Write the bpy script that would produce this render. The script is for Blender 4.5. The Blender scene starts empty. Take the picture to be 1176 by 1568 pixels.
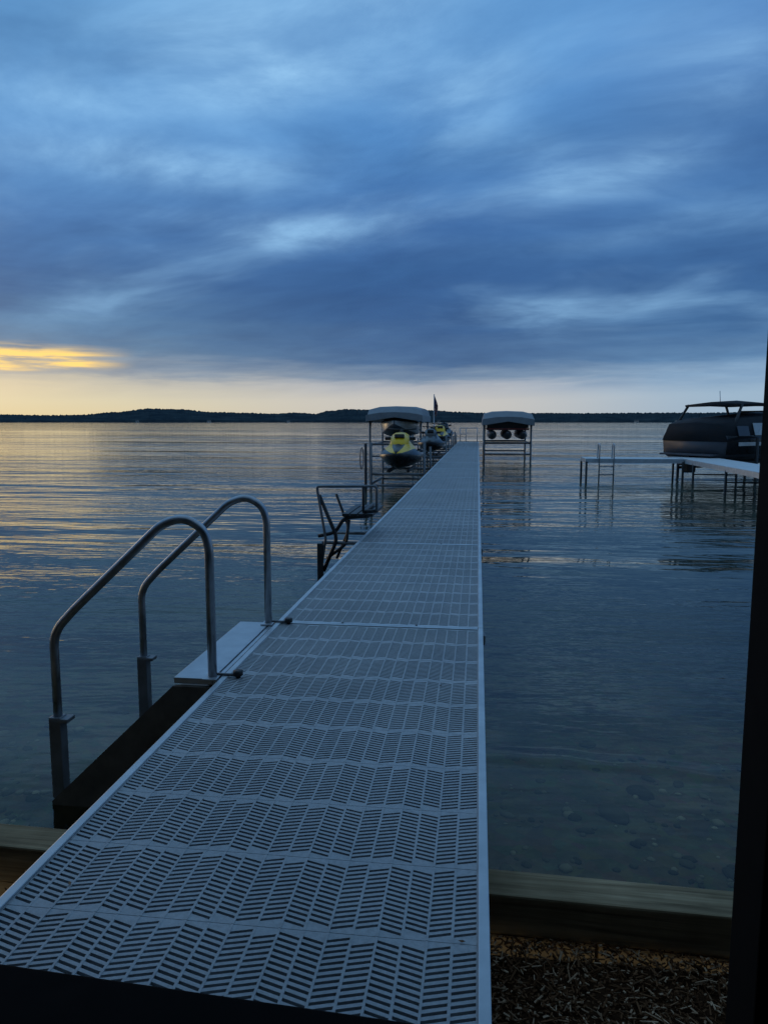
import bpy, bmesh, math, random
from mathutils import Vector, Matrix, Euler, noise
random.seed(4)
R=math.radians
scene=bpy.context.scene
def lin(c):
    o=[]
    for v in c[:3]:
        v/=255.0
        o.append(v/12.92 if v<=0.04045 else ((v+0.055)/1.055)**2.4)
    return (o[0],o[1],o[2],1)

# ---------------------------------------------------------------- node helper
class NT:
    def __init__(s,tree): s.t=tree; s.n=tree.nodes; s.l=tree.links
    def new(s,typ,**kw):
        nd=s.n.new(typ)
        for k,v in kw.items(): setattr(nd,k,v)
        return nd
    def put(s,sock,v):
        if v is None: return
        if isinstance(v,bpy.types.NodeSocket): s.l.new(v,sock)
        else: sock.default_value=v
    def m(s,op,a,b=None,c=None,clamp=False):
        nd=s.new('ShaderNodeMath',operation=op); nd.use_clamp=clamp
        s.put(nd.inputs[0],a); s.put(nd.inputs[1],b); s.put(nd.inputs[2],c)
        return nd.outputs[0]
    def vm(s,op,a,b=None):
        nd=s.new('ShaderNodeVectorMath',operation=op)
        s.put(nd.inputs[0],a); s.put(nd.inputs[1],b)
        return nd.outputs[0]
    def noise(s,vec,scale,detail=3,rough=0.5,dist=0.0):
        nd=s.new('ShaderNodeTexNoise'); s.put(nd.inputs['Vector'],vec)
        nd.inputs['Scale'].default_value=scale; nd.inputs['Detail'].default_value=detail
        nd.inputs['Roughness'].default_value=rough; nd.inputs['Distortion'].default_value=dist
        return nd.outputs['Fac']
    def ss(s,v,a,b,lo=0.0,hi=1.0):
        nd=s.new('ShaderNodeMapRange'); nd.interpolation_type='SMOOTHSTEP'
        s.put(nd.inputs[0],v); nd.inputs[1].default_value=a; nd.inputs[2].default_value=b
        nd.inputs[3].default_value=lo; nd.inputs[4].default_value=hi
        return nd.outputs[0]
    def ramp(s,f,stops,interp='LINEAR'):
        nd=s.new('ShaderNodeValToRGB'); nd.color_ramp.interpolation=interp
        el=nd.color_ramp.elements
        while len(el)<len(stops): el.new(0.5)
        for e,(p,c) in zip(el,stops): e.position=p; e.color=c
        s.put(nd.inputs[0],f); return nd.outputs[0]
    def mix(s,f,a,b,mode='MIX'):
        nd=s.new('ShaderNodeMix',data_type='RGBA',blend_type=mode)
        s.put(nd.inputs[0],f); s.put(nd.inputs[6],a); s.put(nd.inputs[7],b)
        return nd.outputs[2]
    def comb(s,x,y,z=0.0):
        nd=s.new('ShaderNodeCombineXYZ'); s.put(nd.inputs[0],x); s.put(nd.inputs[1],y); s.put(nd.inputs[2],z)
        return nd.outputs[0]
    def sep(s,v):
        nd=s.new('ShaderNodeSeparateXYZ'); s.put(nd.inputs[0],v); return nd.outputs
    def gauss(s,x,c,w):
        d=s.m('DIVIDE',s.m('SUBTRACT',x,c),w)
        return s.m('EXPONENT',s.m('MULTIPLY',s.m('MULTIPLY',d,d),-1.0))

# ---------------------------------------------------------------- world / sky
w=bpy.data.worlds.new("sky"); scene.world=w; w.use_nodes=True
w.cycles.sampling_method='NONE'
w.node_tree.nodes.clear(); T=NT(w.node_tree)
out=T.new('ShaderNodeOutputWorld')
tc=T.new('ShaderNodeTexCoord')
d=T.vm('NORMALIZE',tc.outputs['Generated'])
dx,dy,dz=T.sep(d)
el=T.m('MULTIPLY',T.m('ARCSINE',dz),57.2958)
az=T.m('MULTIPLY',T.m('ARCTAN2',dx,dy),57.2958)
zz=T.m('ADD',T.m('MAXIMUM',dz,0.0),0.20)
px=T.m('DIVIDE',dx,zz); py=T.m('DIVIDE',dy,zz)
P=T.comb(px,py,0.0)
wx=T.m('SUBTRACT',T.noise(P,0.9,2,0.5),0.5)
wy=T.m('SUBTRACT',T.noise(T.vm('ADD',P,(7.3,2.1,4.0)),0.9,2,0.5),0.5)
Pw=T.comb(T.m('ADD',T.m('MULTIPLY',px,0.85),T.m('MULTIPLY',wx,0.7)),T.m('ADD',T.m('ADD',T.m('MULTIPLY',py,1.35),T.m('MULTIPLY',px,0.22)),T.m('MULTIPLY',wy,0.7)),1.7)
n1=T.noise(Pw,1.15,5,0.5)
n2=T.noise(T.vm('ADD',Pw,(3.1,9.7,2.0)),3.2,6,0.6)
A=T.comb(T.m('MULTIPLY',az,0.09),T.m('MULTIPLY',el,0.95),3.0)
ns=T.noise(A,1.0,6,0.6,0.3)
elw=T.m('ADD',el,T.m('MULTIPLY',T.m('SUBTRACT',ns,0.5),T.ss(el,1.0,4.0,0.0,3.0)))
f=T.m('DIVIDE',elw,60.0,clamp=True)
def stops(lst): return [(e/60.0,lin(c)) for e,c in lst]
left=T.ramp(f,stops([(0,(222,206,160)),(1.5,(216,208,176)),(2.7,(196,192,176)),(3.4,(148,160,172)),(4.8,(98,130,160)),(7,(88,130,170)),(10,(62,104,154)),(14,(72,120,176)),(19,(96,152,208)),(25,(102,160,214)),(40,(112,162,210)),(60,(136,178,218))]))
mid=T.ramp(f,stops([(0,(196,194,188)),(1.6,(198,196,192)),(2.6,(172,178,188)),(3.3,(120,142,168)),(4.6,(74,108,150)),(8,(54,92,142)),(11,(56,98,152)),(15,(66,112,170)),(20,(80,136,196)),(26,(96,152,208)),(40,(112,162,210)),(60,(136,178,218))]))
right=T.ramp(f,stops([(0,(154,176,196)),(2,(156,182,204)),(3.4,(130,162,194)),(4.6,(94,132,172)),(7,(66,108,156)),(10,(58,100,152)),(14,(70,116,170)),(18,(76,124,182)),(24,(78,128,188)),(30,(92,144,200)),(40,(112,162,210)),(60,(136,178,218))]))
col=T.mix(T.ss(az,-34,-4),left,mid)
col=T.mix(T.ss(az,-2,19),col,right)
up=T.ss(el,4.0,9.0)
lo=T.m('MULTIPLY',T.ss(n1,0.32,0.52,1.0,0.0),T.m('MULTIPLY',up,0.38))
col=T.mix(lo,col,lin((44,84,134)))
spots=None
aw=T.m('ADD',az,T.m('MULTIPLY',wx,14.0)); ew=T.m('ADD',el,T.m('MULTIPLY',wy,8.0))
for (a0,e0,wa,we,k) in [(-17,24,7,2.8,1.25),(-26,17.3,11,1.6,0.75),(-30,21,7,2,0.5),(9.7,17.6,5,1.5,0.85),(-8,27,6,3,0.8),(-1,21.3,5,2.6,0.5),(17,22,5,2,0.45),(-16,13.6,9,1.0,0.4),(14,13,9,1.2,0.2)]:
    q=T.m('ADD',T.m('POWER',T.m('ABSOLUTE',T.m('DIVIDE',T.m('SUBTRACT',aw,a0),wa)),2.0),T.m('POWER',T.m('ABSOLUTE',T.m('DIVIDE',T.m('SUBTRACT',ew,e0),we)),2.0))
    g=T.m('MULTIPLY',T.m('EXPONENT',T.m('MULTIPLY',q,-1.0)),k)
    spots=g if spots is None else T.m('ADD',spots,g)
hi=T.m('MULTIPLY',T.ss(n1,0.50,0.78),T.m('MULTIPLY',up,0.55))
hi=T.m('ADD',hi,T.m('MULTIPLY',spots,T.ss(n2,0.25,0.75,0.45,1.0)))
hi=T.m('MULTIPLY',hi,T.ss(n2,0.25,0.75,0.6,1.15),clamp=True)
col=T.mix(T.m('MINIMUM',hi,0.88),col,lin((150,198,238)))
col=T.mix(T.ss(el,1.0,5.0),col,T.mix(1.0,col,T.ramp(n2,[(0.25,(0.82,0.84,0.88,1)),(0.75,(1.16,1.15,1.12,1))]),'MULTIPLY'))
gold=T.m('MULTIPLY',T.gauss(T.m('ADD',el,T.m('MULTIPLY',T.m('SUBTRACT',ns,0.5),3.4)),4.45,0.50),T.ss(az,-25.0,-31.0))
gold=T.m('MULTIPLY',gold,T.ss(ns,0.33,0.52,0.5,1.4),clamp=True)
col=T.mix(gold,col,(1.1,0.74,0.22,1))
glow=T.m('MULTIPLY',T.gauss(el,2.6,1.4),T.ss(az,-24.0,-42.0))
col=T.mix(T.m('MULTIPLY',glow,0.5),col,(0.98,0.78,0.44,1))
back=T.ss(dy,-0.5,0.25,0.5,1.0)
col=T.mix(1.0,col,T.comb(back,back,back),'MULTIPLY')
sky=T.new('ShaderNodeTexSky',sky_type='NISHITA'); sky.sun_disc=False
sky.sun_elevation=R(3); sky.sun_rotation=R(-45)
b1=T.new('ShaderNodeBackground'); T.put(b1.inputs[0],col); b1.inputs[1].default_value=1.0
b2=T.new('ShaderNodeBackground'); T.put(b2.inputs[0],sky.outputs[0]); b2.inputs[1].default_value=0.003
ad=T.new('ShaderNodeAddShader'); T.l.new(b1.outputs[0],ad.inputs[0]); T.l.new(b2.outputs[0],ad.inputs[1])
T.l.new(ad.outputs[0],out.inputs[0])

sd=bpy.data.lights.new("sun","SUN"); sd.energy=0.2; sd.angle=R(14); sd.color=(1,0.72,0.42)
so=bpy.data.objects.new("sun",sd); scene.collection.objects.link(so)
sdir=Vector((math.sin(R(-45))*math.cos(R(5)),math.cos(R(-45))*math.cos(R(5)),math.sin(R(5))))
so.rotation_euler=(-sdir).to_track_quat('-Z','Y').to_euler()

# ---------------------------------------------------------------- materials
def base_mat(name):
    m=bpy.data.materials.new(name); m.use_nodes=True
    t=NT(m.node_tree); b=m.node_tree.nodes['Principled BSDF']
    return m,t,b
def simple(name,col,rough=0.5,metal=0.0,var=0.18,scale=12,bump=0.0):
    m,t,b=base_mat(name)
    tc=t.new('ShaderNodeTexCoord'); n=t.noise(tc.outputs['Object'],scale,5,0.6)
    c0=tuple(c*(1-var) for c in col[:3])+(1,); c1=tuple(min(1,c*(1+var)) for c in col[:3])+(1,)
    t.put(b.inputs['Base Color'],t.ramp(n,[(0.3,c0),(0.7,c1)]))
    t.put(b.inputs['Roughness'],t.ss(n,0.2,0.8,max(0.05,rough-0.08),min(1,rough+0.1)))
    b.inputs['Metallic'].default_value=metal
    if bump:
        bp=t.new('ShaderNodeBump'); bp.inputs['Strength'].default_value=bump; bp.inputs['Distance'].default_value=0.01
        t.put(bp.inputs['Height'],t.noise(tc.outputs['Object'],scale*5,3)); t.l.new(bp.outputs[0],b.inputs['Normal'])
    return m
M_alu=simple('brushed_aluminium',(0.46,0.48,0.50),0.42,0.8,0.18,9)
M_rail=simple('dock_side_aluminium',(0.52,0.55,0.57),0.45,0.4,0.16,7)
M_pipe=simple('polished_tube',(0.36,0.37,0.39),0.34,0.9,0.22,14)
M_galv=simple('galvanised_steel',(0.18,0.185,0.195),0.5,0.6,0.25,9)
M_black=simple('black_rubber',(0.02,0.02,0.021),0.6,0,0.3,20)
M_dark=simple('dark_steel',(0.03,0.03,0.032),0.5,0.3,0.3,12)
M_panel=simple('dark_stair_panel',(0.10,0.080,0.062),0.7,0,0.4,8)
M_yel=simple('yellow_gelcoat',(0.90,0.52,0.0),0.3,0,0.05,5)
M_blkgel=simple('black_gelcoat',(0.012,0.013,0.016),0.3,0,0.2,5)
M_white=simple('white_gelcoat',(0.55,0.55,0.54),0.3,0,0.06,5)
M_grey=simple('grey_gelcoat',(0.07,0.075,0.09),0.4,0,0.1,5)
M_canvas=simple('canopy_vinyl',(0.25,0.27,0.29),0.7,0,0.14,3,0.3)
M_navy=simple('navy_canvas',(0.012,0.014,0.019),0.8,0,0.3,4,0.4)
M_glass=simple('tinted_windshield',(0.05,0.06,0.07),0.08,0,0.1,4)
M_red=simple('red_trim',(0.25,0.03,0.025),0.5,0,0.1,4)
M_boards=simple('white_dock_boards',(0.72,0.73,0.72),0.55,0,0.1,4)
M_jamb=simple('black_painted_wood',(0.003,0.003,0.003),0.95,0,0.3,10)
M_jamb.node_tree.nodes['Principled BSDF'].inputs['Specular IOR Level'].default_value=0.1
M_siding=simple('dark_siding',(0.05,0.045,0.04),0.8,0,0.3,3)

def mk_deck():
    m,t,b=base_mat('deck_panel_plastic')
    g=t.new('ShaderNodeNewGeometry')
    n=t.noise(g.outputs['Position'],2.3,5,0.6); n2=t.noise(g.outputs['Position'],60,3,0.6)
    n3=t.noise(g.outputs['Position'],0.7,4,0.6)
    c=t.ramp(n,[(0.3,(0.37,0.37,0.375,1)),(0.7,(0.49,0.49,0.49,1))])
    c=t.mix(1.0,c,t.ramp(n2,[(0.3,(0.82,0.82,0.82,1)),(0.62,(1.04,1.04,1.04,1))]),'MULTIPLY')
    c=t.mix(1.0,c,t.ramp(n3,[(0.35,(0.88,0.88,0.87,1)),(0.6,(1.03,1.03,1.03,1))]),'MULTIPLY')
    t.put(b.inputs['Base Color'],c); t.put(b.inputs['Roughness'],t.ss(n,0.3,0.7,0.42,0.60))
    bp=t.new('ShaderNodeBump'); bp.inputs['Strength'].default_value=0.25; bp.inputs['Distance'].default_value=0.003
    t.put(bp.inputs['Height'],t.noise(g.outputs['Position'],180,2)); t.l.new(bp.outputs[0],b.inputs['Normal'])
    return m
M_deck=mk_deck()
def mk_wood():
    m,t,b=base_mat('treated_timber')
    tc=t.new('ShaderNodeTexCoord'); mp=t.new('ShaderNodeMapping'); t.l.new(tc.outputs['Object'],mp.inputs[0])
    mp.inputs['Scale'].default_value=(1.2,26,26)
    n=t.noise(mp.outputs[0],1.6,6,0.6,0.7); n2=t.noise(tc.outputs['Object'],4,4)
    c=t.ramp(n,[(0.25,(0.12,0.08,0.042,1)),(0.5,(0.34,0.24,0.135,1)),(0.75,(0.50,0.37,0.22,1))])
    c=t.mix(1.0,c,t.ramp(n2,[(0.3,(0.55,0.55,0.52,1)),(0.7,(1.1,1.1,1.1,1))]),'MULTIPLY')
    t.put(b.inputs['Base Color'],c); b.inputs['Roughness'].default_value=0.85; b.inputs['Specular IOR Level'].default_value=0.2
    bp=t.new('ShaderNodeBump'); bp.inputs['Strength'].default_value=0.6; bp.inputs['Distance'].default_value=0.004
    t.put(bp.inputs['Height'],n); t.l.new(bp.outputs[0],b.inputs['Normal'])
    return m
M_wood=mk_wood()
def mk_mulch(name,c0,c1,c2):
    m,t,b=base_mat(name)
    g=t.new('ShaderNodeNewGeometry')
    c=t.ramp(g.outputs['Random Per Island'],[(0.0,c0),(0.7,c1),(1.0,c2)])
    t.put(b.inputs['Base Color'],c); b.inputs['Roughness'].default_value=0.9; b.inputs['Specular IOR Level'].default_value=0.05
    return m
M_chip=mk_mulch('wood_chips',(0.06,0.024,0.010,1),(0.18,0.085,0.040,1),(0.60,0.40,0.25,1))
M_stone=mk_mulch('wet_stones',(0.05,0.045,0.03,1),(0.17,0.15,0.10,1),(0.40,0.36,0.26,1))
M_soil=simple('dark_soil',(0.06,0.028,0.014),0.95,0,0.4,15,0.6)
M_soil.node_tree.nodes['Principled BSDF'].inputs['Specular IOR Level'].default_value=0.05
def mk_bed():
    m,t,b=base_mat('lake_bottom')
    g=t.new('ShaderNodeNewGeometry')
    v=t.new('ShaderNodeTexVoronoi'); t.l.new(g.outputs['Position'],v.inputs['Vector']); v.inputs['Scale'].default_value=14
    n=t.noise(g.outputs['Position'],1.8,7,0.7)
    c=t.ramp(n,[(0.33,(0.06,0.050,0.030,1)),(0.66,(0.26,0.215,0.13,1))])
    c=t.mix(0.35,c,v.outputs['Color'],'MULTIPLY')
    t.put(b.inputs['Base Color'],c); b.inputs['Roughness'].default_value=0.9; b.inputs['Specular IOR Level'].default_value=0.1
    bp=t.new('ShaderNodeBump'); bp.inputs['Strength'].default_value=0.7; bp.inputs['Distance'].default_value=0.03
    t.put(bp.inputs['Height'],v.outputs['Distance']); t.l.new(bp.outputs[0],b.inputs['Normal'])
    return m
M_bed=mk_bed()
def mk_water():
    m=bpy.data.materials.new('lake_water'); m.use_nodes=True; m.node_tree.nodes.clear(); t=NT(m.node_tree)
    o=t.new('ShaderNodeOutputMaterial'); g=t.new('ShaderNodeNewGeometry'); Pn=g.outputs['Position']
    x,y,z=t.sep(Pn)
    patch=t.noise(t.comb(t.m('MULTIPLY',x,0.012),t.m('MULTIPLY',y,0.035),2.0),1.0,4,0.6)
    patch2=t.noise(t.comb(t.m('MULTIPLY',x,0.10),t.m('MULTIPLY',y,0.22),5.0),1.0,3,0.5)
    def layer(sx,sy,amp,rot,det=2):
        c,s=math.cos(R(rot)),math.sin(R(rot))
        xr=t.m('ADD',t.m('MULTIPLY',x,c*sx),t.m('MULTIPLY',y,s*sx))
        yr=t.m('ADD',t.m('MULTIPLY',x,-s*sy),t.m('MULTIPLY',y,c*sy))
        return t.m('MULTIPLY',t.noise(t.comb(xr,yr,rot*0.37),1.0,det,0.5,0.15),amp)
    fine=t.m('ADD',layer(2.8,8.5,0.0125,8),layer(9,17,0.0024,-14))
    fine=t.m('MULTIPLY',fine,t.m('MULTIPLY',t.ss(y,2.5,9.0,0.32,1.0),t.ss(y,14,70,1.0,0.40)))
    midl=t.m('ADD',layer(0.6,2.8,0.046,-5),layer(0.24,1.05,0.095,9))
    midl=t.m('MULTIPLY',midl,t.m('MULTIPLY',t.ss(y,3.0,12.0,0.15,1.0),t.ss(y,15,90,1.0,0.36)))
    big=t.m('MULTIPLY',layer(0.035,0.26,0.34,-3),t.ss(y,60,300,1.0,0.45))
    h=t.m('ADD',t.m('ADD',t.m('MULTIPLY',fine,t.ss(patch2,0.35,0.65,0.35,1.5)),midl),big)
    h=t.m('MULTIPLY',h,t.ss(patch,0.38,0.62,0.42,1.3))
    yw=t.m('ADD',t.m('ADD',y,t.m('MULTIPLY',t.noise(t.comb(x,0.0,0.0),1.1,2),0.35)),t.m('MULTIPLY',x,0.02))
    h=t.m('ADD',h,t.m('MULTIPLY',t.m('MULTIPLY',t.gauss(yw,4.27,0.09),0.008),t.ss(x,-0.3,0.3)))
    bp=t.new('ShaderNodeBump'); bp.inputs['Strength'].default_value=1.0; bp.inputs['Distance'].default_value=1.0
    t.put(bp.inputs['Height'],h)
    fr=t.new('ShaderNodeFresnel'); fr.inputs[0].default_value=1.33; t.l.new(bp.outputs[0],fr.inputs[1])
    gl=t.new('ShaderNodeBsdfGlossy'); gl.inputs['Roughness'].default_value=0.035; t.l.new(bp.outputs[0],gl.inputs['Normal'])
    gl.inputs['Color'].default_value=(0.97,0.94,0.88,1)
    tr=t.new('ShaderNodeBsdfTransparent'); tr.inputs[0].default_value=(0.84,0.83,0.70,1)
    df=t.new('ShaderNodeBsdfDiffuse'); df.inputs[0].default_value=(0.055,0.066,0.050,1)
    mx=t.new('ShaderNodeMixShader'); t.put(mx.inputs[0],t.ss(y,2.6,12.0,0.0,1.0)); t.l.new(tr.outputs[0],mx.inputs[1]); t.l.new(df.outputs[0],mx.inputs[2])
    m2=t.new('ShaderNodeMixShader'); t.l.new(fr.outputs[0],m2.inputs[0]); t.l.new(mx.outputs[0],m2.inputs[1]); t.l.new(gl.outputs[0],m2.inputs[2])
    t.l.new(m2.outputs[0],o.inputs[0]); return m
M_water=mk_water()
def mk_hill():
    m,t,b=base_mat('distant_forest')
    g=t.new('ShaderNodeNewGeometry'); n=t.noise(g.outputs['Position'],0.02,5,0.6)
    t.put(b.inputs['Base Color'],t.ramp(n,[(0.3,(0.022,0.036,0.048,1)),(0.7,(0.055,0.078,0.085,1))])); b.inputs['Roughness'].default_value=1.0
    b.inputs['Specular IOR Level'].default_value=0.0
    return m
M_hill=mk_hill()
def mk_flag():
    m,t,b=base_mat('flag_cloth')
    tc=t.new('ShaderNodeTexCoord'); x,y,z=t.sep(tc.outputs['UV'])
    s=t.m('GREATER_THAN',t.m('FRACT',t.m('MULTIPLY',y,6.5)),0.5)
    c=t.mix(s,(0.55,0.55,0.55,1),(0.30,0.02,0.03,1))
    cant=t.m('MULTIPLY',t.m('LESS_THAN',x,0.4),t.m('GREATER_THAN',y,0.46))
    t.put(b.inputs['Base Color'],t.mix(cant,c,(0.02,0.03,0.12,1))); b.inputs['Roughness'].default_value=0.9
    return m
M_flag=mk_flag()

# ---------------------------------------------------------------- mesh helpers
def link(o,parent=None):
    scene.collection.objects.link(o)
    if parent: o.parent=parent
    return o
def empty(name,loc=(0,0,0),rz=0):
    e=bpy.data.objects.new(name,None); e.location=loc; e.rotation_euler=(0,0,R(rz)); e.empty_display_size=0.2
    scene.collection.objects.link(e); return e
def mesh_obj(name,verts,faces,mats,parent=None,smooth=False,midx=None,loc=(0,0,0),recalc=True):
    me=bpy.data.meshes.new(name); me.from_pydata([tuple(v) for v in verts],[],faces)
    if not isinstance(mats,(list,tuple)): mats=[mats]
    for m in mats: me.materials.append(m)
    if midx: me.polygons.foreach_set('material_index',midx)
    if recalc:
        bm=bmesh.new(); bm.from_mesh(me); bmesh.ops.recalc_face_normals(bm,faces=bm.faces); bm.to_mesh(me); bm.free()
    if smooth: me.polygons.foreach_set('use_smooth',[True]*len(me.polygons))
    me.update(); o=bpy.data.objects.new(name,me); o.location=loc
    return link(o,parent)
def box(name,parent,loc,size,mat,rot=(0,0,0),bevel=0.0):
    me=bpy.data.meshes.new(name); bm=bmesh.new(); bmesh.ops.create_cube(bm,size=1.0)
    for v in bm.verts: v.co=Vector((v.co.x*size[0],v.co.y*size[1],v.co.z*size[2]))
    if bevel>0: bmesh.ops.bevel(bm,geom=list(bm.edges),offset=bevel,segments=2,affect='EDGES',profile=0.6)
    bm.to_mesh(me); bm.free(); me.materials.append(mat)
    o=bpy.data.objects.new(name,me); o.location=loc; o.rotation_euler=tuple(R(a) for a in rot)
    return link(o,parent)
def fillet(pts,r,seg=8):
    pts=[Vector(p) for p in pts]; o=[pts[0]]
    for i in range(1,len(pts)-1):
        a,b,c=pts[i-1],pts[i],pts[i+1]
        da=(a-b); dc=(c-b); rr=min(r,da.length*0.49,dc.length*0.49)
        p0=b+da.normalized()*rr; p2=b+dc.normalized()*rr
        for k in range(seg+1):
            u=k/seg; o.append(p0*(1-u)**2+b*2*u*(1-u)+p2*u*u)
    o.append(pts[-1]); return o
def tube(name,parent,pts,rad,mat,r=0.0,n=12):
    pts=[Vector(p) for p in pts]
    if r>0: pts=fillet(pts,r)
    vs=[];fs=[]
    ref=Vector((0,0,1))
    t0=(pts[1]-pts[0]).normalized()
    if abs(t0.dot(ref))>0.95: ref=Vector((0,1,0))
    nrm=(ref-t0*ref.dot(t0)).normalized()
    for i,p in enumerate(pts):
        a=pts[max(i-1,0)]; b=pts[min(i+1,len(pts)-1)]; t=(b-a).normalized()
        nrm=(nrm-t*nrm.dot(t)).normalized(); bi=t.cross(nrm)
        for k in range(n):
            an=2*math.pi*k/n; vs.append(p+nrm*math.cos(an)*rad+bi*math.sin(an)*rad)
    for i in range(len(pts)-1):
        for k in range(n):
            fs.append((i*n+k,i*n+(k+1)%n,(i+1)*n+(k+1)%n,(i+1)*n+k))
    fs.append(tuple(range(n))); fs.append(tuple(range((len(pts)-1)*n,len(pts)*n)))
    return mesh_obj(name,vs,fs,mat,parent,smooth=True)
def loft(name,parent,secs,mats,segmat=None,smooth=True):
    vs=[];fs=[];mi=[]
    npf=len(secs[0][1]); ring=2*npf-2
    for y,hp in secs:
        full=[(x,z) for x,z in hp]+[(-x,z) for x,z in hp[-2:0:-1]]
        for x,z in full: vs.append((x,y,z))
    for i in range(len(secs)-1):
        for k in range(ring):
            fs.append((i*ring+k,i*ring+(k+1)%ring,(i+1)*ring+(k+1)%ring,(i+1)*ring+k))
            seg=k if k<npf-1 else ring-1-k
            mi.append(segmat[seg] if segmat else 0)
    fs.append(tuple(range(ring))); mi.append(0); fs.append(tuple(range((len(secs)-1)*ring,len(secs)*ring))); mi.append(0)
    return mesh_obj(name,vs,fs,mats,parent,smooth,mi)

WZ=-0.68
# ---------------------------------------------------------------- setting
def grid(name,xs,ys,zf,mat,smooth=False):
    vs=[(x,y,zf(x,y)) for y in ys for x in xs]; n=len(xs)
    fs=[(j*n+i,j*n+i+1,(j+1)*n+i+1,(j+1)*n+i) for j in range(len(ys)-1) for i in range(n-1)]
    return mesh_obj(name,vs,fs,mat,None,smooth,recalc=False)
grid('lake_water',[-6000,-200,200,6000],[2.30,60,400,7000],lambda x,y:WZ,M_water)
def bedz(x,y):
    if y<2.6: return -0.80
    return max(-0.80-(y-2.6)*0.055+0.02*noise.noise(Vector((x*0.8,y*0.8,0))),-5)
xs=[-6000,-300,-60,-25]+[i*0.5 for i in range(-30,31)]+[25,60,300,6000]
ys=[2.0,2.3]+[2.6+i*0.4 for i in range(50)]+[30,60,200,7000]
grid('lake_bed_ground',xs,ys,bedz,M_bed,True)
grid('shore_ground',[-6000,-60]+[i*0.25 for i in range(-24,25)]+[60,6000],[-600,-40]+[-2+i*0.2 for i in range(22)],lambda x,y:-0.47+0.015*noise.noise(Vector((x*2,y*2,3))),M_soil,True)

sw=empty('timber_seawall',(0,2.33,0),-1.8)
def timber(nm,x0,x1,z,y=0,rz=0):
    return box(nm,sw,((x0+x1)/2,y,z),(x1-x0,0.14,0.14),M_wood,(0,0,rz),0.008)
timber('top_timber',-4.2,0.88,-0.37); timber('top_timber_right',0.895,5.5,-0.372,0.003)
timber('mid_timber',-4.6,0.4,-0.513,0.004); timber('mid_timber_right',0.41,6,-0.514,0.002)
timber('low_timber',-5,2.2,-0.657,0.006); timber('low_timber_right',2.21,6,-0.658,0.003)
timber('base_timber',-5,6,-0.80,0.004)
timber('top_timber_far_left',-9,-4.21,-0.371,0.002); timber('mid_timber_far_left',-9,-4.61,-0.514,0.001); timber('low_timber_far_left',-9,-5.01,-0.658,0.001)
timber('top_timber_far_right',5.51,12,-0.371,0.002); timber('mid_timber_far_right',6.01,12,-0.514,0.001); timber('low_timber_far_right',6.01,12,-0.658,0.001)

vs=[];fs=[]
def chip(c,l,wd,th,q):
    b=len(vs)
    for sx in(-1,1):
        for sy in(-1,1):
            for sz in(-1,1):
                v=Vector((sx*l/2*(1 if sy>0 else random.uniform(.7,1)),sy*wd/2,sz*th/2)); v.rotate(q); vs.append(c+v)
    for f_ in [(0,1,3,2),(4,6,7,5),(0,4,5,1),(2,3,7,6),(0,2,6,4),(1,5,7,3)]: fs.append(tuple(b+i for i in f_))
for i in range(17000):
    if random.random()<0.55: x=random.uniform(0.0,1.1); y=random.uniform(1.25,2.30)
    else: x=random.uniform(-3.0,2.4); y=random.uniform(0.8,2.30)
    l=random.choice([random.uniform(0.008,0.02)]*2+[random.uniform(0.02,0.055)])
    chip(Vector((x,y,-0.462+random.uniform(0,0.024)+0.015*noise.noise(Vector((x*2,y*2,3))))),l,random.uniform(0.002,0.006),random.uniform(0.0015,0.004),Euler((random.uniform(-.5,.5),random.uniform(-.4,.4),random.uniform(0,6.28))))
mesh_obj('wood_chip_mulch',vs,fs,M_chip)

vs=[];fs=[]
ico=bmesh.new(); bmesh.ops.create_icosphere(ico,subdivisions=2,radius=1.0)
iv=[v.co.copy() for v in ico.verts]; ifc=[tuple(v.index for v in f_.verts) for f_ in ico.faces]; ico.free()
for i in range(2200):
    x=random.uniform(-5,4.5); y=2.45+abs(random.gauss(0,1.1)); s=random.choice([0.01,0.015,0.02,0.032])*random.uniform(0.7,1.3)
    if random.random()<0.02: s*=2
    b=len(vs); q=Euler((0,0,random.uniform(0,6.28))); off=random.uniform(0,50); sx,sy,szz=random.uniform(.8,1.4),random.uniform(.7,1.1),random.uniform(.35,.6)
    for v in iv:
        k=1+0.25*noise.noise(v*1.3+Vector((off,0,0)))
        p=Vector((v.x*sx,v.y*sy,v.z*szz))*k*s; p.rotate(q); vs.append(p+Vector((x,y,bedz(x,y)+s*0.1)))
    for f_ in ifc: fs.append(tuple(b+j for j in f_))
mesh_obj('lake_bottom_stones',vs,fs,M_stone,None,True)

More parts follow.
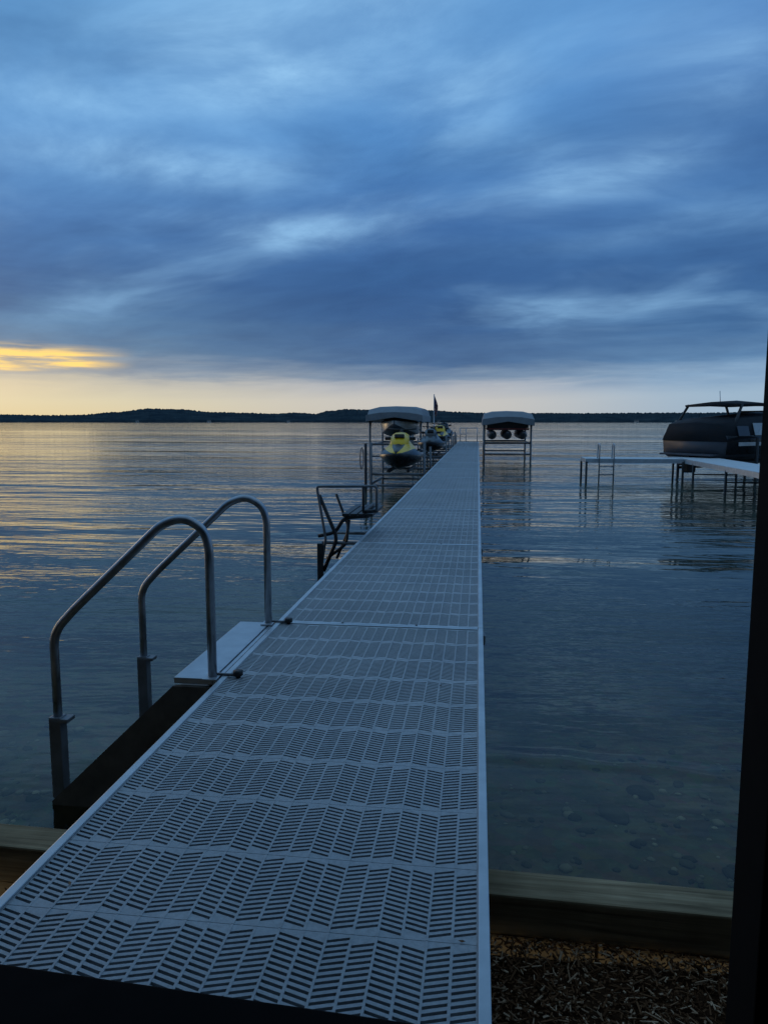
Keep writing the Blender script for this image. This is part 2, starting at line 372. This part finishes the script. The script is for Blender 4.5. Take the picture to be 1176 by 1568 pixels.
prof=[(-60,14),(-45,16),(-36,22),(-34.6,25),(-31,23),(-29.5,25),(-27,34),(-24.5,46),(-22.5,44),(-20,35),(-17.5,33),(-15.5,30),(-14,34),(-12.5,30),(-11.5,40),(-10,46),(-8.5,44),(-7,47),(-5.5,44),(-3.5,42),(-1.5,36),(0.5,33),(4,32),(8,31),(12,32),(16,31),(20,33),(30,40),(45,34),(60,30)]
def ph(a):
    for (a0,h0),(a1,h1) in zip(prof,prof[1:]):
        if a0<=a<=a1:
            u=(a-a0)/(a1-a0); u=u*u*(3-2*u); return h0+(h1-h0)*u
    return 20
vs=[];fs=[];rows=[(2480,0.0),(2490,0.22),(2560,0.45),(2700,0.75),(2850,1.0),(3000,0.9)]
N=1900
for ri,(rd,k) in enumerate(rows):
    for i in range(N):
        a=-60+120*i/(N-1); rr=rd+40*noise.noise(Vector((a*0.3,0,0)))
        hh=ph(a)*k*rd/2600
        if k>0: hh+=(3.2*noise.noise(Vector((a*6,ri*5.0,0)))+3.0*noise.noise(Vector((a*22,ri*3.0,2))))*min(1,k+0.3)
        vs.append((rr*math.sin(R(a)),rr*math.cos(R(a)),WZ-0.3+max(0,hh)))
for j in range(len(rows)-1):
    for i in range(N-1): fs.append((j*N+i,j*N+i+1,(j+1)*N+i+1,(j+1)*N+i))
mesh_obj('distant_wooded_hills',vs,fs,M_hill)
for (a,wd) in [(-20.4,12),(-25.5,9),(-14.5,9),(11.5,13),(14.2,10),(-3.0,9)]:
    h=empty('distant_lake_house',(2440*math.sin(R(a)),2440*math.cos(R(a)),WZ),-a)
    box('walls',h,(0,0,2.6),(wd,8,5.2),M_white)
    vs=[(-wd/2-.6,-5,5.2),(wd/2+.6,-5,5.2),(wd/2+.6,5,5.2),(-wd/2-.6,5,5.2),(-wd/2-.6,0,8.4),(wd/2+.6,0,8.4)]
    mesh_obj('roof',vs,[(0,1,5,4),(2,3,4,5),(0,4,3),(1,2,5),(0,3,2,1)],M_dark,h)
    for k in(-1,0,1): box('window',h,(k*wd*.3,-4.05,2.8),(wd*.12,0.1,1.8),M_glass)
    box('door',h,(wd*.15,-4.06,1.2),(1.2,0.1,2.2),M_dark)

# ---------------------------------------------------------------- main dock
SL=3.02; Y0=4.31-SL
XL,XR=-1.20,0.045
def section_mesh():
    vs=[];fs=[]
    def prism(pts,z0,z1):
        b=len(vs)
        for x,y in pts: vs.append((x,y,z1))
        for x,y in pts: vs.append((x,y,z0))
        fs.extend([(b,b+1,b+2,b+3),(b+7,b+6,b+5,b+4)])
        for k in range(4): fs.append((b+k,b+4+k,b+4+(k+1)%4,b+(k+1)%4))
    ix0=0.028; ix1=(XR-XL)-0.028; ncol=10; cw=(ix1-ix0)/ncol; rib=0.006
    npn=10; pl=(SL-0.06)/npn; slope=0.30; mg=0.003; sw_=0.0092; pitch=0.0192
    for p in range(npn):
        y0=0.03+p*pl+0.0008; y1=0.03+(p+1)*pl-0.0008; yc=(y0+y1)/2
        for c in range(ncol+1):
            xc=ix0+c*cw; a=max(ix0,xc-rib/2); b_=min(ix1,xc+rib/2)
            prism([(a,y0),(b_,y0),(b_,y1),(a,y1)],-0.03,0.0)
        for c in range(ncol):
            xa=ix0+c*cw+rib/2; xb=ix0+(c+1)*cw-rib/2
            s=1 if c%2 else -1
            xm=(xa+xb)/2
            if c==0: xa=ix0+rib/2
            prism([(xm-.0035,y0),(xm+.0035,y0),(xm+.0035,y1),(xm-.0035,y1)],-0.028,-0.0006)
            for h_,(ua,ub) in enumerate(((xa,xm-.0035),(xm+.0035,xb))):
                off=(0.5*pitch if h_ else 0.0)
                ya=s*slope*(ua-xm); yb=s*slope*(ub-xm)
                lo_=[];k=-14
                while k<=14:
                    q=yc+off+k*pitch; k+=1
                    if min(q+ya,q+yb)-sw_/2>=y0+mg and max(q+ya,q+yb)+sw_/2<=y1-mg: lo_.append(q)
                pa,pb_=y0,y0
                for q in lo_:
                    prism([(ua,pa),(ub,pb_),(ub,q+yb-sw_/2),(ua,q+ya-sw_/2)],-0.022,-0.0012)
                    pa,pb_=q+ya+sw_/2,q+yb+sw_/2
                prism([(ua,pa),(ub,pb_),(ub,y1),(ua,y1)],-0.022,-0.0012)
    me=bpy.data.meshes.new('deck_panels'); me.from_pydata(vs,[],fs); me.materials.append(M_deck); me.update(); return me
dock=empty('boat_dock'); pm=section_mesh(); NSEC=15
for i in range(NSEC):
    y=Y0+i*SL
    o=bpy.data.objects.new('deck_panels',pm); o.location=(XL,y,0); link(o,dock)
    for nm,xx in(('side_rail_left',XL+0.013),('side_rail_right',XR-0.013)):
        box(nm,dock,(xx,y+SL/2,-0.066),(0.028,SL-0.006,0.146),M_rail,bevel=0.003)
    for yy in(y+0.014,y+SL-0.014):
        box('end_rail',dock,((XL+XR)/2,yy,-0.067),(XR-XL-0.058,0.024,0.142),M_rail,bevel=0.002)
    for k in range(1,5):
        box('cross_member',dock,((XL+XR)/2,y+k*SL/5,-0.07),(XR-XL-0.058,0.03,0.07),M_galv)
    if i>0:
        for s,xx in((-1,XL+0.07),(1,XR-0.09)):
            gz=bedz(xx,y)
            tube('leg_pipe',dock,[(xx,y,gz-0.1),(xx,y,-0.06)],0.024,M_galv)
            box('seam_bracket',dock,((XL if s<0 else XR)+s*0.006,y,-0.06),(0.02,0.07,0.06),M_galv,bevel=0.006)
        tube('leg_brace',dock,[(XL+0.07,y,-0.3),(XR-0.09,y,-0.3)],0.014,M_galv)
for i in range(1,5):
    for xx in(-0.35,-0.8): 
        box('screw_head',dock,(xx,Y0+i*SL+0.014,0.0065),(0.014,0.014,0.005),M_galv,bevel=0.002)

er=empty('dock_end_railing',(0,Y0+NSEC*SL-0.1,0))
for xx in(-1.1,-0.75,-0.05): tube('post',er,[(xx,0,0),(xx,0,0.85)],0.025,M_alu)
tube('top_rail',er,[(-1.1,0,0.84),(-0.05,0,0.84)],0.02,M_alu); tube('mid_rail',er,[(-1.1,0,0.45),(-0.75,0,0.45)],0.018,M_alu)

# ---------------------------------------------------------------- swim ladder stairs
ld=empty('dock_stair_ladder')
YN,YF=3.30,4.26; XB=-1.245; XO=-2.05
def hand(nm,y,dz=0):
    pts=[(XB,y,-0.05),(XB,y,0.64),(-1.27,y,0.72),(-1.36,y,0.775),(-1.47,y,0.745),(-1.95,y,0.30),(XO,y,0.19),(XO,y,-0.62)]
    return tube(nm,ld,pts,0.0215,M_pipe,0.09,16)
hand('near_handrail',YN); hand('far_handrail',YF)
box('top_platform',ld,(-1.335,(YN+YF)/2,-0.012),(0.19,YF-YN+0.05,0.03),M_alu,bevel=0.004)
box('hinge_strip',ld,(-1.222,(YN+YF)/2,-0.012),(0.022,YF-YN+0.07,0.024),M_alu,bevel=0.003)
for y,nm in((YN-0.03,'near_stringer'),(YF+0.03,'far_stringer')):
    prof_=[(-1.215,-0.035),(-1.43,-0.035),(-2.08,-0.66),(-2.08,-0.92),(-1.9,-0.92),(-1.215,-0.45)]
    v=[(x,y-0.012,z) for x,z in prof_]+[(x,y+0.012,z) for x,z in prof_]; n=len(prof_)
    f_=[tuple(range(n)),tuple(range(2*n-1,n-1,-1))]+[(k,(k+1)%n,n+(k+1)%n,n+k) for k in range(n)]
    mesh_obj(nm,v,f_,M_panel,ld)
for k in range(3):
    u=(k+0.8)/3.0
    box('tread_%d'%(k+1),ld,(-1.43-0.65*u+0.04,(YN+YF)/2,-0.10-0.62*u),(0.16,YF-YN,0.03),M_panel,bevel=0.004)
for y in(YN,YF):
    box('leg_socket',ld,(XO,y-0.004,-0.44),(0.062,0.062,0.42),M_galv,bevel=0.005)
    box('socket_collar',ld,(XO+0.02,y,-0.245),(0.10,0.072,0.02),M_galv,bevel=0.005)
    box('leg_foot',ld,(XO+0.03,y,-0.83),(0.14,0.14,0.05),M_black,bevel=0.01)
    box('leg_lower',ld,(XO,y,-0.72),(0.045,0.045,0.22),M_dark)
    box('base_plate',ld,(XB,y,0.006),(0.07,0.10,0.008),M_alu,bevel=0.002)
    kx=-1.125
    tube('knob_stem',ld,[(kx,y+0.02,0.0),(kx,y+0.02,0.03)],0.012,M_black)
    tube('knob_cap',ld,[(kx,y+0.02,0.012),(kx,y+0.02,0.034)],0.024,M_black)
    tube('knob_bolt',ld,[(XB,y+0.02,0.012),(kx,y+0.02,0.012)],0.007,M_galv)

# ---------------------------------------------------------------- bench
bn=empty('dock_bench',(0,7.55,0))
tb=lambda nm,p,r_=0.014,f_=0.05,m_=M_dark: tube(nm,bn,p,r_,m_,f_,10)
tb('back_hoop',[(-1.66,0,-0.55),(-1.57,0,0.0),(-1.62,0,0.30),(-1.66,0,0.55),(-1.03,0,0.56),(-1.03,0,0.30)],0.014,0.03,M_galv)
tb('back_post_inner',[(-1.17,0,0.56),(-1.17,0,0.28)])
tb('near_frame',[(-1.64,0.02,0.46),(-1.45,0.02,0.0),(-1.60,0.02,-0.35)],0.020,0.08)
tb('seat_support',[(-1.66,0.05,0.02),(-1.48,0.05,0.06),(-1.38,0.05,0.22),(-1.12,0.05,0.24)],0.020,0.06)
tb('brace',[(-1.57,0.05,-0.22),(-1.36,0.05,-0.06),(-1.33,0.05,0.2)],0.016,0.06)
tb('far_frame',[(-1.60,0.75,0.40),(-1.45,0.75,0.0),(-1.60,0.75,-0.35)],0.016,0.08)
for k in range(4): box('seat_slat_%d'%(k+1),bn,(-1.36+0.085*k,0.42,0.255),(0.07,0.85,0.03),M_dark,bevel=0.006)
tb('armrest',[(-1.02,0.03,0.30),(-1.17,0.03,0.29),(-1.17,0.7,0.29)],0.02,0.05)
for yy in(0.05,0.75): tb('dock_arm',[(-1.62,yy,-0.05),(-1.21,yy,-0.05)],0.018,0.0001,M_galv)
box('leg_pad',bn,(-1.63,0,-0.30),(0.06,0.05,0.5),M_dark,bevel=0.006)
tube('leg_pipe',bn,[(-1.63,0,-1.2),(-1.63,0,-0.5)],0.02,M_galv)

# ---------------------------------------------------------------- jet skis and their lifts
def ski(loc,rz,topmat,scale=1.0):
    e=empty('personal_watercraft',loc,rz); e.scale=(scale,)*3
    def s(y,wd,k,c,g,dk,tp): return (y,[(0,k),(wd*.62,c),(wd,g),(wd*.97,g+.05),(wd*.72,dk),(wd*.34,tp),(0,tp+.03)])
    secs=[s(-1.62,.05,.33,.36,.40,.44,.46),s(-1.5,.20,.18,.26,.38,.46,.50),s(-1.2,.40,.05,.18,.36,.50,.58),s(-.8,.53,0,.12,.34,.54,.70),s(-.35,.57,0,.1,.33,.52,.78),s(0.05,.58,0,.1,.33,.44,.62),s(.6,.58,0,.1,.33,.42,.52),s(1.2,.56,0,.1,.33,.40,.46),s(1.6,.50,.02,.12,.32,.36,.38)]
    loft('hull_and_deck',e,secs,[M_blkgel,topmat],[0,0,0,0,1,0])
    sp=lambda y,wd,z0,z1:(y,[(0,z0),(wd*1.1,z0),(wd,z1-.05),(wd*.6,z1),(0,z1+.015)])
    loft('seat',e,[sp(-.15,.16,.55,.80),sp(.1,.17,.5,.84),sp(.55,.19,.45,.80),sp(.75,.19,.45,.86),sp(1.2,.2,.4,.84),sp(1.35,.16,.4,.72)],[M_black])
    loft('hood',e,[sp(-1.05,.16,.5,.62),sp(-.7,.24,.5,.84),sp(-.4,.22,.5,.95),sp(-.2,.14,.5,.90)],[topmat])
    tube('steering_column',e,[(0,-.25,.85),(0,-.15,1.02)],.045,M_black)
    tube('handlebar',e,[(-.38,-.02,1.05),(-.14,-.14,1.03),(.14,-.14,1.03),(.38,-.02,1.05)],.02,M_black,.05)
    box('bow_vent',e,(0,-1.02,.60),(.2,.2,.05),M_black,(20,0,0),.01)
    box('console_panel',e,(0,-.74,.86),(.26,.10,.10),M_black,(-25,0,0),.02)
    for sx in(-1,1):
        box('mirror',e,(sx*.33,-.55,.80),(.16,.06,.09),M_blkgel,bevel=.02)
        tube('footwell_edge',e,[(sx*.46,-.3,.50),(sx*.48,.5,.45),(sx*.46,1.4,.41)],.03,M_black)
    return e
def skilift(loc,wd=1.5,ln=2.6,tall=True):
    e=empty('watercraft_lift',loc)
    bz=-loc[2]-1.9
    for sx in(-1,1):
        for sy in(-1,1):
            tube('leg',e,[(sx*wd/2,sy*ln/2,bz),(sx*wd/2,sy*ln/2,.75 if sy<0 else .55)],.035,M_galv)
        tube('side_beam',e,[(sx*wd/2,-ln/2,-.42),(sx*wd/2,ln/2,-.42)],.035,M_galv)
        box('bunk',e,(sx*.28,0,-.06),(.09,2.3,.07),M_black,(0,sx*-18,0),.01)
    for sy in(-1,1):
        tube('cross_beam',e,[(-wd/2,sy*ln/2,-.14),(wd/2,sy*ln/2,-.14)],.035,M_galv)
        tube('low_beam',e,[(-wd/2,sy*ln/2,-.46),(wd/2,sy*ln/2,-.46)],.03,M_galv)
    if tall:
        tube('winch_post',e,[(-wd/2-.15,-ln/2,bz),(-wd/2-.15,-ln/2,.72)],.04,M_dark)
        ring=[(-wd/2-.26,-ln/2+.3*math.cos(a*math.pi/8),.3+.3*math.sin(a*math.pi/8)) for a in range(17)]
        tube('winch_wheel',e,ring,.014,M_dark,0,8)
    return e
skilift((-2.22,21.9,-0.10)); ski((-2.22,21.9,-0.12),0,M_yel,1.08)
skilift((-1.95,31.5,-0.05),1.35,2.6,False); ski((-1.95,31.5,-0.02),0,M_blkgel)
skilift((-1.93,37.0,-0.05),1.35,2.6,False); ski((-1.93,37.0,0.10),8,M_yel)
skilift((-1.93,42.2,-0.05),1.35,2.6,False); ski((-1.93,42.2,0.22),180,M_blkgel)

# ---------------------------------------------------------------- canopy lifts
def canopy_lift(loc,wd,ln,zb,zt):
    e=empty('canopy_boat_lift',loc)
    secs=[]
    for y,sc,dz in[(-ln/2,.86,-.30),(-ln/2+.5,.97,-.04),(-ln/2+1.2,1,0),(0,1,.03),(ln/2-1.2,1,0),(ln/2-.5,.97,-.04),(ln/2,.86,-.30)]:
        W=wd/2; h=zt+dz
        secs.append((y,[(0,zb+.22),(W*.98,zb+.02),(W*1.0,zb),(W*1.0,zb+.30),(W*.93,max(zb+.34,h-.14)),(W*sc*.6,max(zb+.36,h-.03)),(0,max(zb+.38,h))]))
    loft('canopy',e,secs,[M_canvas],None,False)
    for sx in(-1,1):
        for sy in(-1,1):
            tube('post',e,[(sx*(wd/2-.12),sy*(ln/2-.6),WZ-2.2),(sx*(wd/2-.12),sy*(ln/2-.6),zb+.1)],.05,M_galv)
            tube('brace',e,[(sx*(wd/2-.12),sy*(ln/2-.6),zb-.45),(sx*(wd/2-.12),sy*(ln/2-1.2),zb+.08)],.025,M_galv)
        tube('canopy_beam',e,[(sx*(wd/2-.05),-ln/2+.1,zb+.05),(sx*(wd/2-.05),ln/2-.1,zb+.05)],.03,M_galv)
        tube('lift_beam',e,[(sx*(wd/2-.12),-ln/2+.6,.1),(sx*(wd/2-.12),ln/2-.6,.1)],.05,M_galv)
    for sy in(-1,1):
        tube('cross_beam',e,[(-wd/2+.12,sy*(ln/2-.6),.14),(wd/2-.12,sy*(ln/2-.6),.14)],.05,M_galv)
        tube('low_cross_beam',e,[(-wd/2+.12,sy*(ln/2-.6),WZ+.25),(wd/2-.12,sy*(ln/2-.6),WZ+.25)],.04,M_galv)
    return e
def runabout(name,loc,rz,hullm,sidem,deckm,L=5.6,B=2.1,sz=1.0):
    e=empty(name,loc,rz)
    def s(t,wd,k,c,g,dk):
        y=-L/2+L*t; W=B/2*wd
        return (y,[(x_,z_*sz) for x_,z_ in [(0,k),(W*.5,k+(c-k)*.5),(W*.86,c),(W*.97,c+.08),(W,g-.12),(W*1.0,g),(W*.9,g+.04),(W*.4,dk),(0,dk+.03)]])
    secs=[s(0,.04,.62,.7,.86,.90),s(.06,.35,.36,.52,.84,.92),s(.16,.66,.16,.36,.82,.94),s(.32,.92,.03,.24,.79,.93),s(.5,1,0,.2,.76,.88),s(.75,1,0,.2,.74,.84),s(1,.95,0,.2,.72,.80)]
    loft('hull',e,secs,[hullm,sidem,deckm],[0,0,0,1,1,1,2,2])
    return e
canopy_lift((-3.95,38.0,0),2.7,6.0,1.22,1.98)
bt=runabout('covered_motorboat',(-3.95,37.8,0.38),0,M_grey,M_white,M_navy,5.4,1.75)
loft('mooring_cover',bt,[(-1.6,[(0,.85),(.70,.85),(.55,.98),(0,1.02)]),(-.5,[(0,.8),(.86,.82),(.55,1.1),(0,1.2)]),(1.2,[(0,.8),(.86,.8),(.6,1.02),(0,1.1)]),(2.6,[(0,.78),(.8,.78),(.5,.86),(0,.9)])],[M_navy])
box('rub_strip',bt,(0,2.72,.62),(1.5,.05,.08),M_black,bevel=.01)
canopy_lift((1.50,41.0,0),2.6,6.0,1.02,1.78)
pb=empty('pontoon_boat',(1.50,41.0,0.30))
for sx in(-1,0,1):
    prof2=[(-2.9,.03),(-2.7,.12),(-2.35,.20),(-1.8,.24),(2.6,.24),(2.7,.2)]
    vs=[];fs=[];n=14
    for y,r_ in prof2:
        for k in range(n): a=2*math.pi*k/n; vs.append((sx*.78+r_*math.cos(a),y,.25+r_*math.sin(a)+(.24-r_)*.6))
    for i in range(len(prof2)-1):
        for k in range(n): fs.append((i*n+k,i*n+(k+1)%n,(i+1)*n+(k+1)%n,(i+1)*n+k))
    fs.append(tuple(range(n))); fs.append(tuple(range(5*n,6*n)))
    mesh_obj('pontoon_tube',vs,fs,M_galv,pb,True)
box('deck',pb,(0,.1,.54),(2.15,5.2,.08),M_grey,bevel=.01)
box('deck_trim',pb,(0,-2.52,.56),(2.17,.03,.07),M_red,bevel=.005)
for sx in(-1,1): box('side_fence',pb,(sx*1.04,.1,.80),(.03,4.9,.40),M_white,bevel=.008)
box('front_fence',pb,(0.0,-2.35,.80),(2.05,.03,.40),M_dark,bevel=.008)
for sx in(-1,1): box('bench_seat',pb,(sx*.7,1.2,.78),(.55,1.8,.3),M_white,bevel=.05)
box('console',pb,(.45,-.2,.85),(.5,.5,.45),M_dark,bevel=.04)

# ---------------------------------------------------------------- flag
fg=empty('american_flag',(-2.62,44.5,0))
tube('pole',fg,[(0,0,WZ-2.3),(0,0,2.85)],.028,M_alu); 
me_v=[];me_f=[];nx,nz=14,12
for j in range(nz+1):
    for i in range(nx+1):
        u=i/nx; v_=j/nz
        xx=.02+.22*u*(0.55+.45*v_)+.015*math.sin(v_*7+u*3); yy=.09*math.sin(u*11+v_*1.2); z_=2.75-1.15*(1-v_)-.45*u*v_**.5-.12*u
        me_v.append((xx,yy,z_))
for j in range(nz):
    for i in range(nx): me_f.append((j*(nx+1)+i,j*(nx+1)+i+1,(j+1)*(nx+1)+i+1,(j+1)*(nx+1)+i))
fo=mesh_obj('flag_cloth',me_v,me_f,M_flag,fg,True)
uv=fo.data.uv_layers.new(name='UVMap')
for p in fo.data.polygons:
    for li in p.loop_indices:
        vi=fo.data.loops[li].vertex_index; uv.data[li].uv=((vi%(nx+1))/nx,(vi//(nx+1))/nz)

# ---------------------------------------------------------------- neighbouring dock
nd=empty('neighbor_dock')
def deckpiece(x0,x1,y0,y1,z=0.05,seg=3.0,along='y'):
    L=(y1-y0) if along=='y' else (x1-x0); n=max(1,round(L/seg)); st=L/n
    for i in range(n):
        if along=='y': a,b,c,d_=x0,x1,y0+i*st+.01,y0+(i+1)*st-.01
        else: a,b,c,d_=x0+i*st+.01,x0+(i+1)*st-.01,y0,y1
        nb=8
        for k in range(nb):
            if along=='y':
                w_=(b-a-.04)/nb; box('deck_board',nd,(a+.02+w_*(k+.5),(c+d_)/2,z-.015),(w_-.008,d_-c,.03),M_boards)
            else:
                w_=(d_-c-.04)/nb; box('deck_board',nd,((a+b)/2,c+.02+w_*(k+.5),z-.015),(b-a,w_-.008,.03),M_boards)
        box('frame',nd,((a+b)/2,c-.004,z-.07),(b-a,.03,.13),M_rail); box('frame',nd,((a+b)/2,d_+.004,z-.071),(b-a,.03,.13),M_rail)
        box('frame',nd,(a-.012,(c+d_)/2,z-.069),(.025,d_-c,.134),M_rail); box('frame',nd,(b+.012,(c+d_)/2,z-.069),(.025,d_-c,.134),M_rail)
        for xx in(a+.0,b-.0):
            for yy in((c,) if along=='y' else (c,d_)):
                if along=='x' and (xx==b-.0) and i<n-1: continue
                tube('leg',nd,[(xx,yy-.04,-3),(xx,yy-.04,z-.1)],.035,M_dark)
        if along=='y':
            tube('brace',nd,[(a,c-.04,z-.42),(b,c-.04,z-.42)],.02,M_dark)
deckpiece(6.5,7.75,2.5,26.5)
deckpiece(3.45,6.44,24.4,25.6,0.05,3.0,'x')
for xx in(3.85,4.3):
    tube('ladder_rail',nd,[(xx,24.32,-1.0),(xx,24.32,0.35),(xx,24.32,0.52),(xx,24.6,0.52),(xx,24.7,0.05)],.022,M_alu,.08)
for z in(-.2,-.45): tube('ladder_rung',nd,[(3.85,24.32,z),(4.3,24.32,z)],.018,M_alu)

# ---------------------------------------------------------------- speedboat on the right
sb=runabout('speedboat',(9.70,28.0,-0.22),128,M_grey,M_blkgel,M_navy,6.4,2.6,1.35)
lo_=lambda nm,secs,m_: loft(nm,sb,secs,[m_])
lo_('boat_cover',[(-2.6,[(0,1.2),(.6,1.16),(.4,1.28),(0,1.32)]),(-1.2,[(0,1.1),(1.16,1.06),(.9,1.40),(0,1.52)]),(-.3,[(0,1.1),(1.30,.98),(1.12,1.70),(0,1.80)]),(.8,[(0,1.0),(1.30,.96),(1.10,1.64),(0,1.74)]),(2.4,[(0,1.0),(1.30,.90),(1.10,1.54),(0,1.60)]),(3.22,[(0,.8),(1.26,.80),(1.0,1.36),(0,1.42)])],M_navy)
for sx in(-1,1):
    tube('tower_leg_front',sb,[(sx*1.15,-.7,.9),(sx*1.02,.1,2.02)],.045,M_dark)
    tube('tower_leg_rear',sb,[(sx*1.15,3.0,.9),(sx*1.02,2.2,2.02)],.045,M_dark)
    box('side_stripe',sb,(sx*1.305,1.0,.72),(.014,3.4,.12),M_white)
    box('cover_panel',sb,(sx*1.25,1.5,1.20),(.02,.7,.42),M_white,(0,sx*-16,0),.01)
    box('cover_panel',sb,(sx*1.25,2.4,1.14),(.02,.6,.34),M_grey,(0,sx*-16,0),.01)
loft('bimini_top',sb,[(-.1,[(0,1.99),(1.0,1.97),(1.02,2.04),(0,2.13)]),(1.0,[(0,2.04),(1.04,1.99),(1.06,2.07),(0,2.18)]),(2.4,[(0,1.99),(1.0,1.95),(1.02,2.02),(0,2.11)])],[M_navy])
mesh_obj('windshield',[(-1.0,-1.0,1.3),(1.0,-1.0,1.3),(.85,-.35,1.84),(-.85,-.35,1.84)],[(0,1,2,3)],M_glass,sb)
box('swim_platform',sb,(0,3.45,.36),(2.0,.45,.06),M_grey,bevel=.02)
box('outdrive',sb,(0,3.4,.05),(.28,.40,.6),M_dark,bevel=.05)
tube('antenna',sb,[(.9,.6,2.0),(.95,.6,2.55)],.012,M_alu)
sl=empty('boat_lift',(9.70,28.0,0),128)
for sx in(-1,1):
    for yy in(-2,2):
        tube('post',sl,[(sx*1.5,yy,-3),(sx*1.5,yy,.7)],.05,M_dark)
    tube('side_beam',sl,[(sx*1.5,-2,-.42),(sx*1.5,2,-.42)],.05,M_dark)
    box('bunk',sl,(sx*.55,0,-.16),(.15,4.2,.1),M_black,bevel=.01)
for yy in(-2,2): tube('cross_beam',sl,[(-1.5,yy,-.29),(1.5,yy,-.29)],.05,M_dark)

# ---------------------------------------------------------------- boathouse doorway the view is taken from
bh=empty('boathouse',(0,1.20,0),-3.0)
box('door_jamb_right',bh,(0.542,0.0,1.03),(0.20,0.14,3.0),M_jamb,bevel=0.004)
box('threshold',bh,(-0.60,0.0,-0.02),(2.0,0.31,0.06),M_jamb,bevel=0.006)
box('door_jamb_left',bh,(-1.75,-0.0,1.03),(0.20,0.14,3.0),M_jamb,bevel=0.004)
box('lintel',bh,(-0.605,0.0,2.45),(2.08,0.14,0.30),M_jamb,bevel=0.004)
box('unseen_wall_right',bh,(2.345,-0.03,1.03),(3.4,0.12,3.0),M_siding)  # unseen walls around the doorway, added to block sky light from behind
box('unseen_wall_left',bh,(-3.555,-0.03,1.03),(3.4,0.12,3.0),M_siding)
box('unseen_side_wall_right',bh,(3.98,-2.6,1.03),(0.12,5.0,3.0),M_siding)
box('unseen_side_wall_left',bh,(-5.19,-2.6,1.03),(0.12,5.0,3.0),M_siding)
box('unseen_back_wall',bh,(-0.6,-5.17,1.03),(9.3,0.12,3.0),M_siding)
box('floor',bh,(-0.6,-2.62,-0.12),(9.0,4.9,0.1),M_siding)
vs=[(-5.5,0.3,2.56),(4.3,0.3,2.56),(4.3,-5.5,2.56),(-5.5,-5.5,2.56),(-5.5,-2.6,4.2),(4.3,-2.6,4.2)]
mesh_obj('roof',vs,[(0,1,5,4),(2,3,4,5),(0,4,3),(1,2,5),(0,3,2,1)],M_dark,bh)  # unseen roof, added with the walls to keep sky light out
for sx in(-3.4,2.4):
    box('window_frame',bh,(sx,0.045,1.5),(1.1,0.05,0.9),M_white,bevel=.005); box('window_glass',bh,(sx,0.075,1.5),(0.95,0.02,0.75),M_glass)

vs=[];fs=[]
for i in range(9):
    x=random.uniform(-1.1,0.0); y=random.uniform(1.7,6.5)
    if i==0: x,y=-0.02,1.62
    s=random.uniform(.003,.007); a=random.uniform(0,6.28); b=len(vs)
    for k in range(6):
        an=a+k*math.pi/3; rr=s*(1.6 if k%3==0 else .6)
        vs.append((x+rr*math.cos(an),y+rr*math.sin(an),.003+random.uniform(0,.003)))
    fs.append(tuple(b+k for k in range(6)))
mesh_obj('leaf_litter',vs,fs,M_chip)

# ---------------------------------------------------------------- camera
cd=bpy.data.cameras.new('camera'); co=bpy.data.objects.new('camera',cd); scene.collection.objects.link(co)
co.location=(0,0,1.22); co.rotation_euler=(R(90-6.95),0,R(7.2))
cd.sensor_fit='VERTICAL'; cd.sensor_height=36; cd.lens=26; cd.clip_start=0.05; cd.clip_end=12000
scene.camera=co
scene.view_settings.view_transform='Standard'; scene.view_settings.look='None'; scene.view_settings.exposure=0
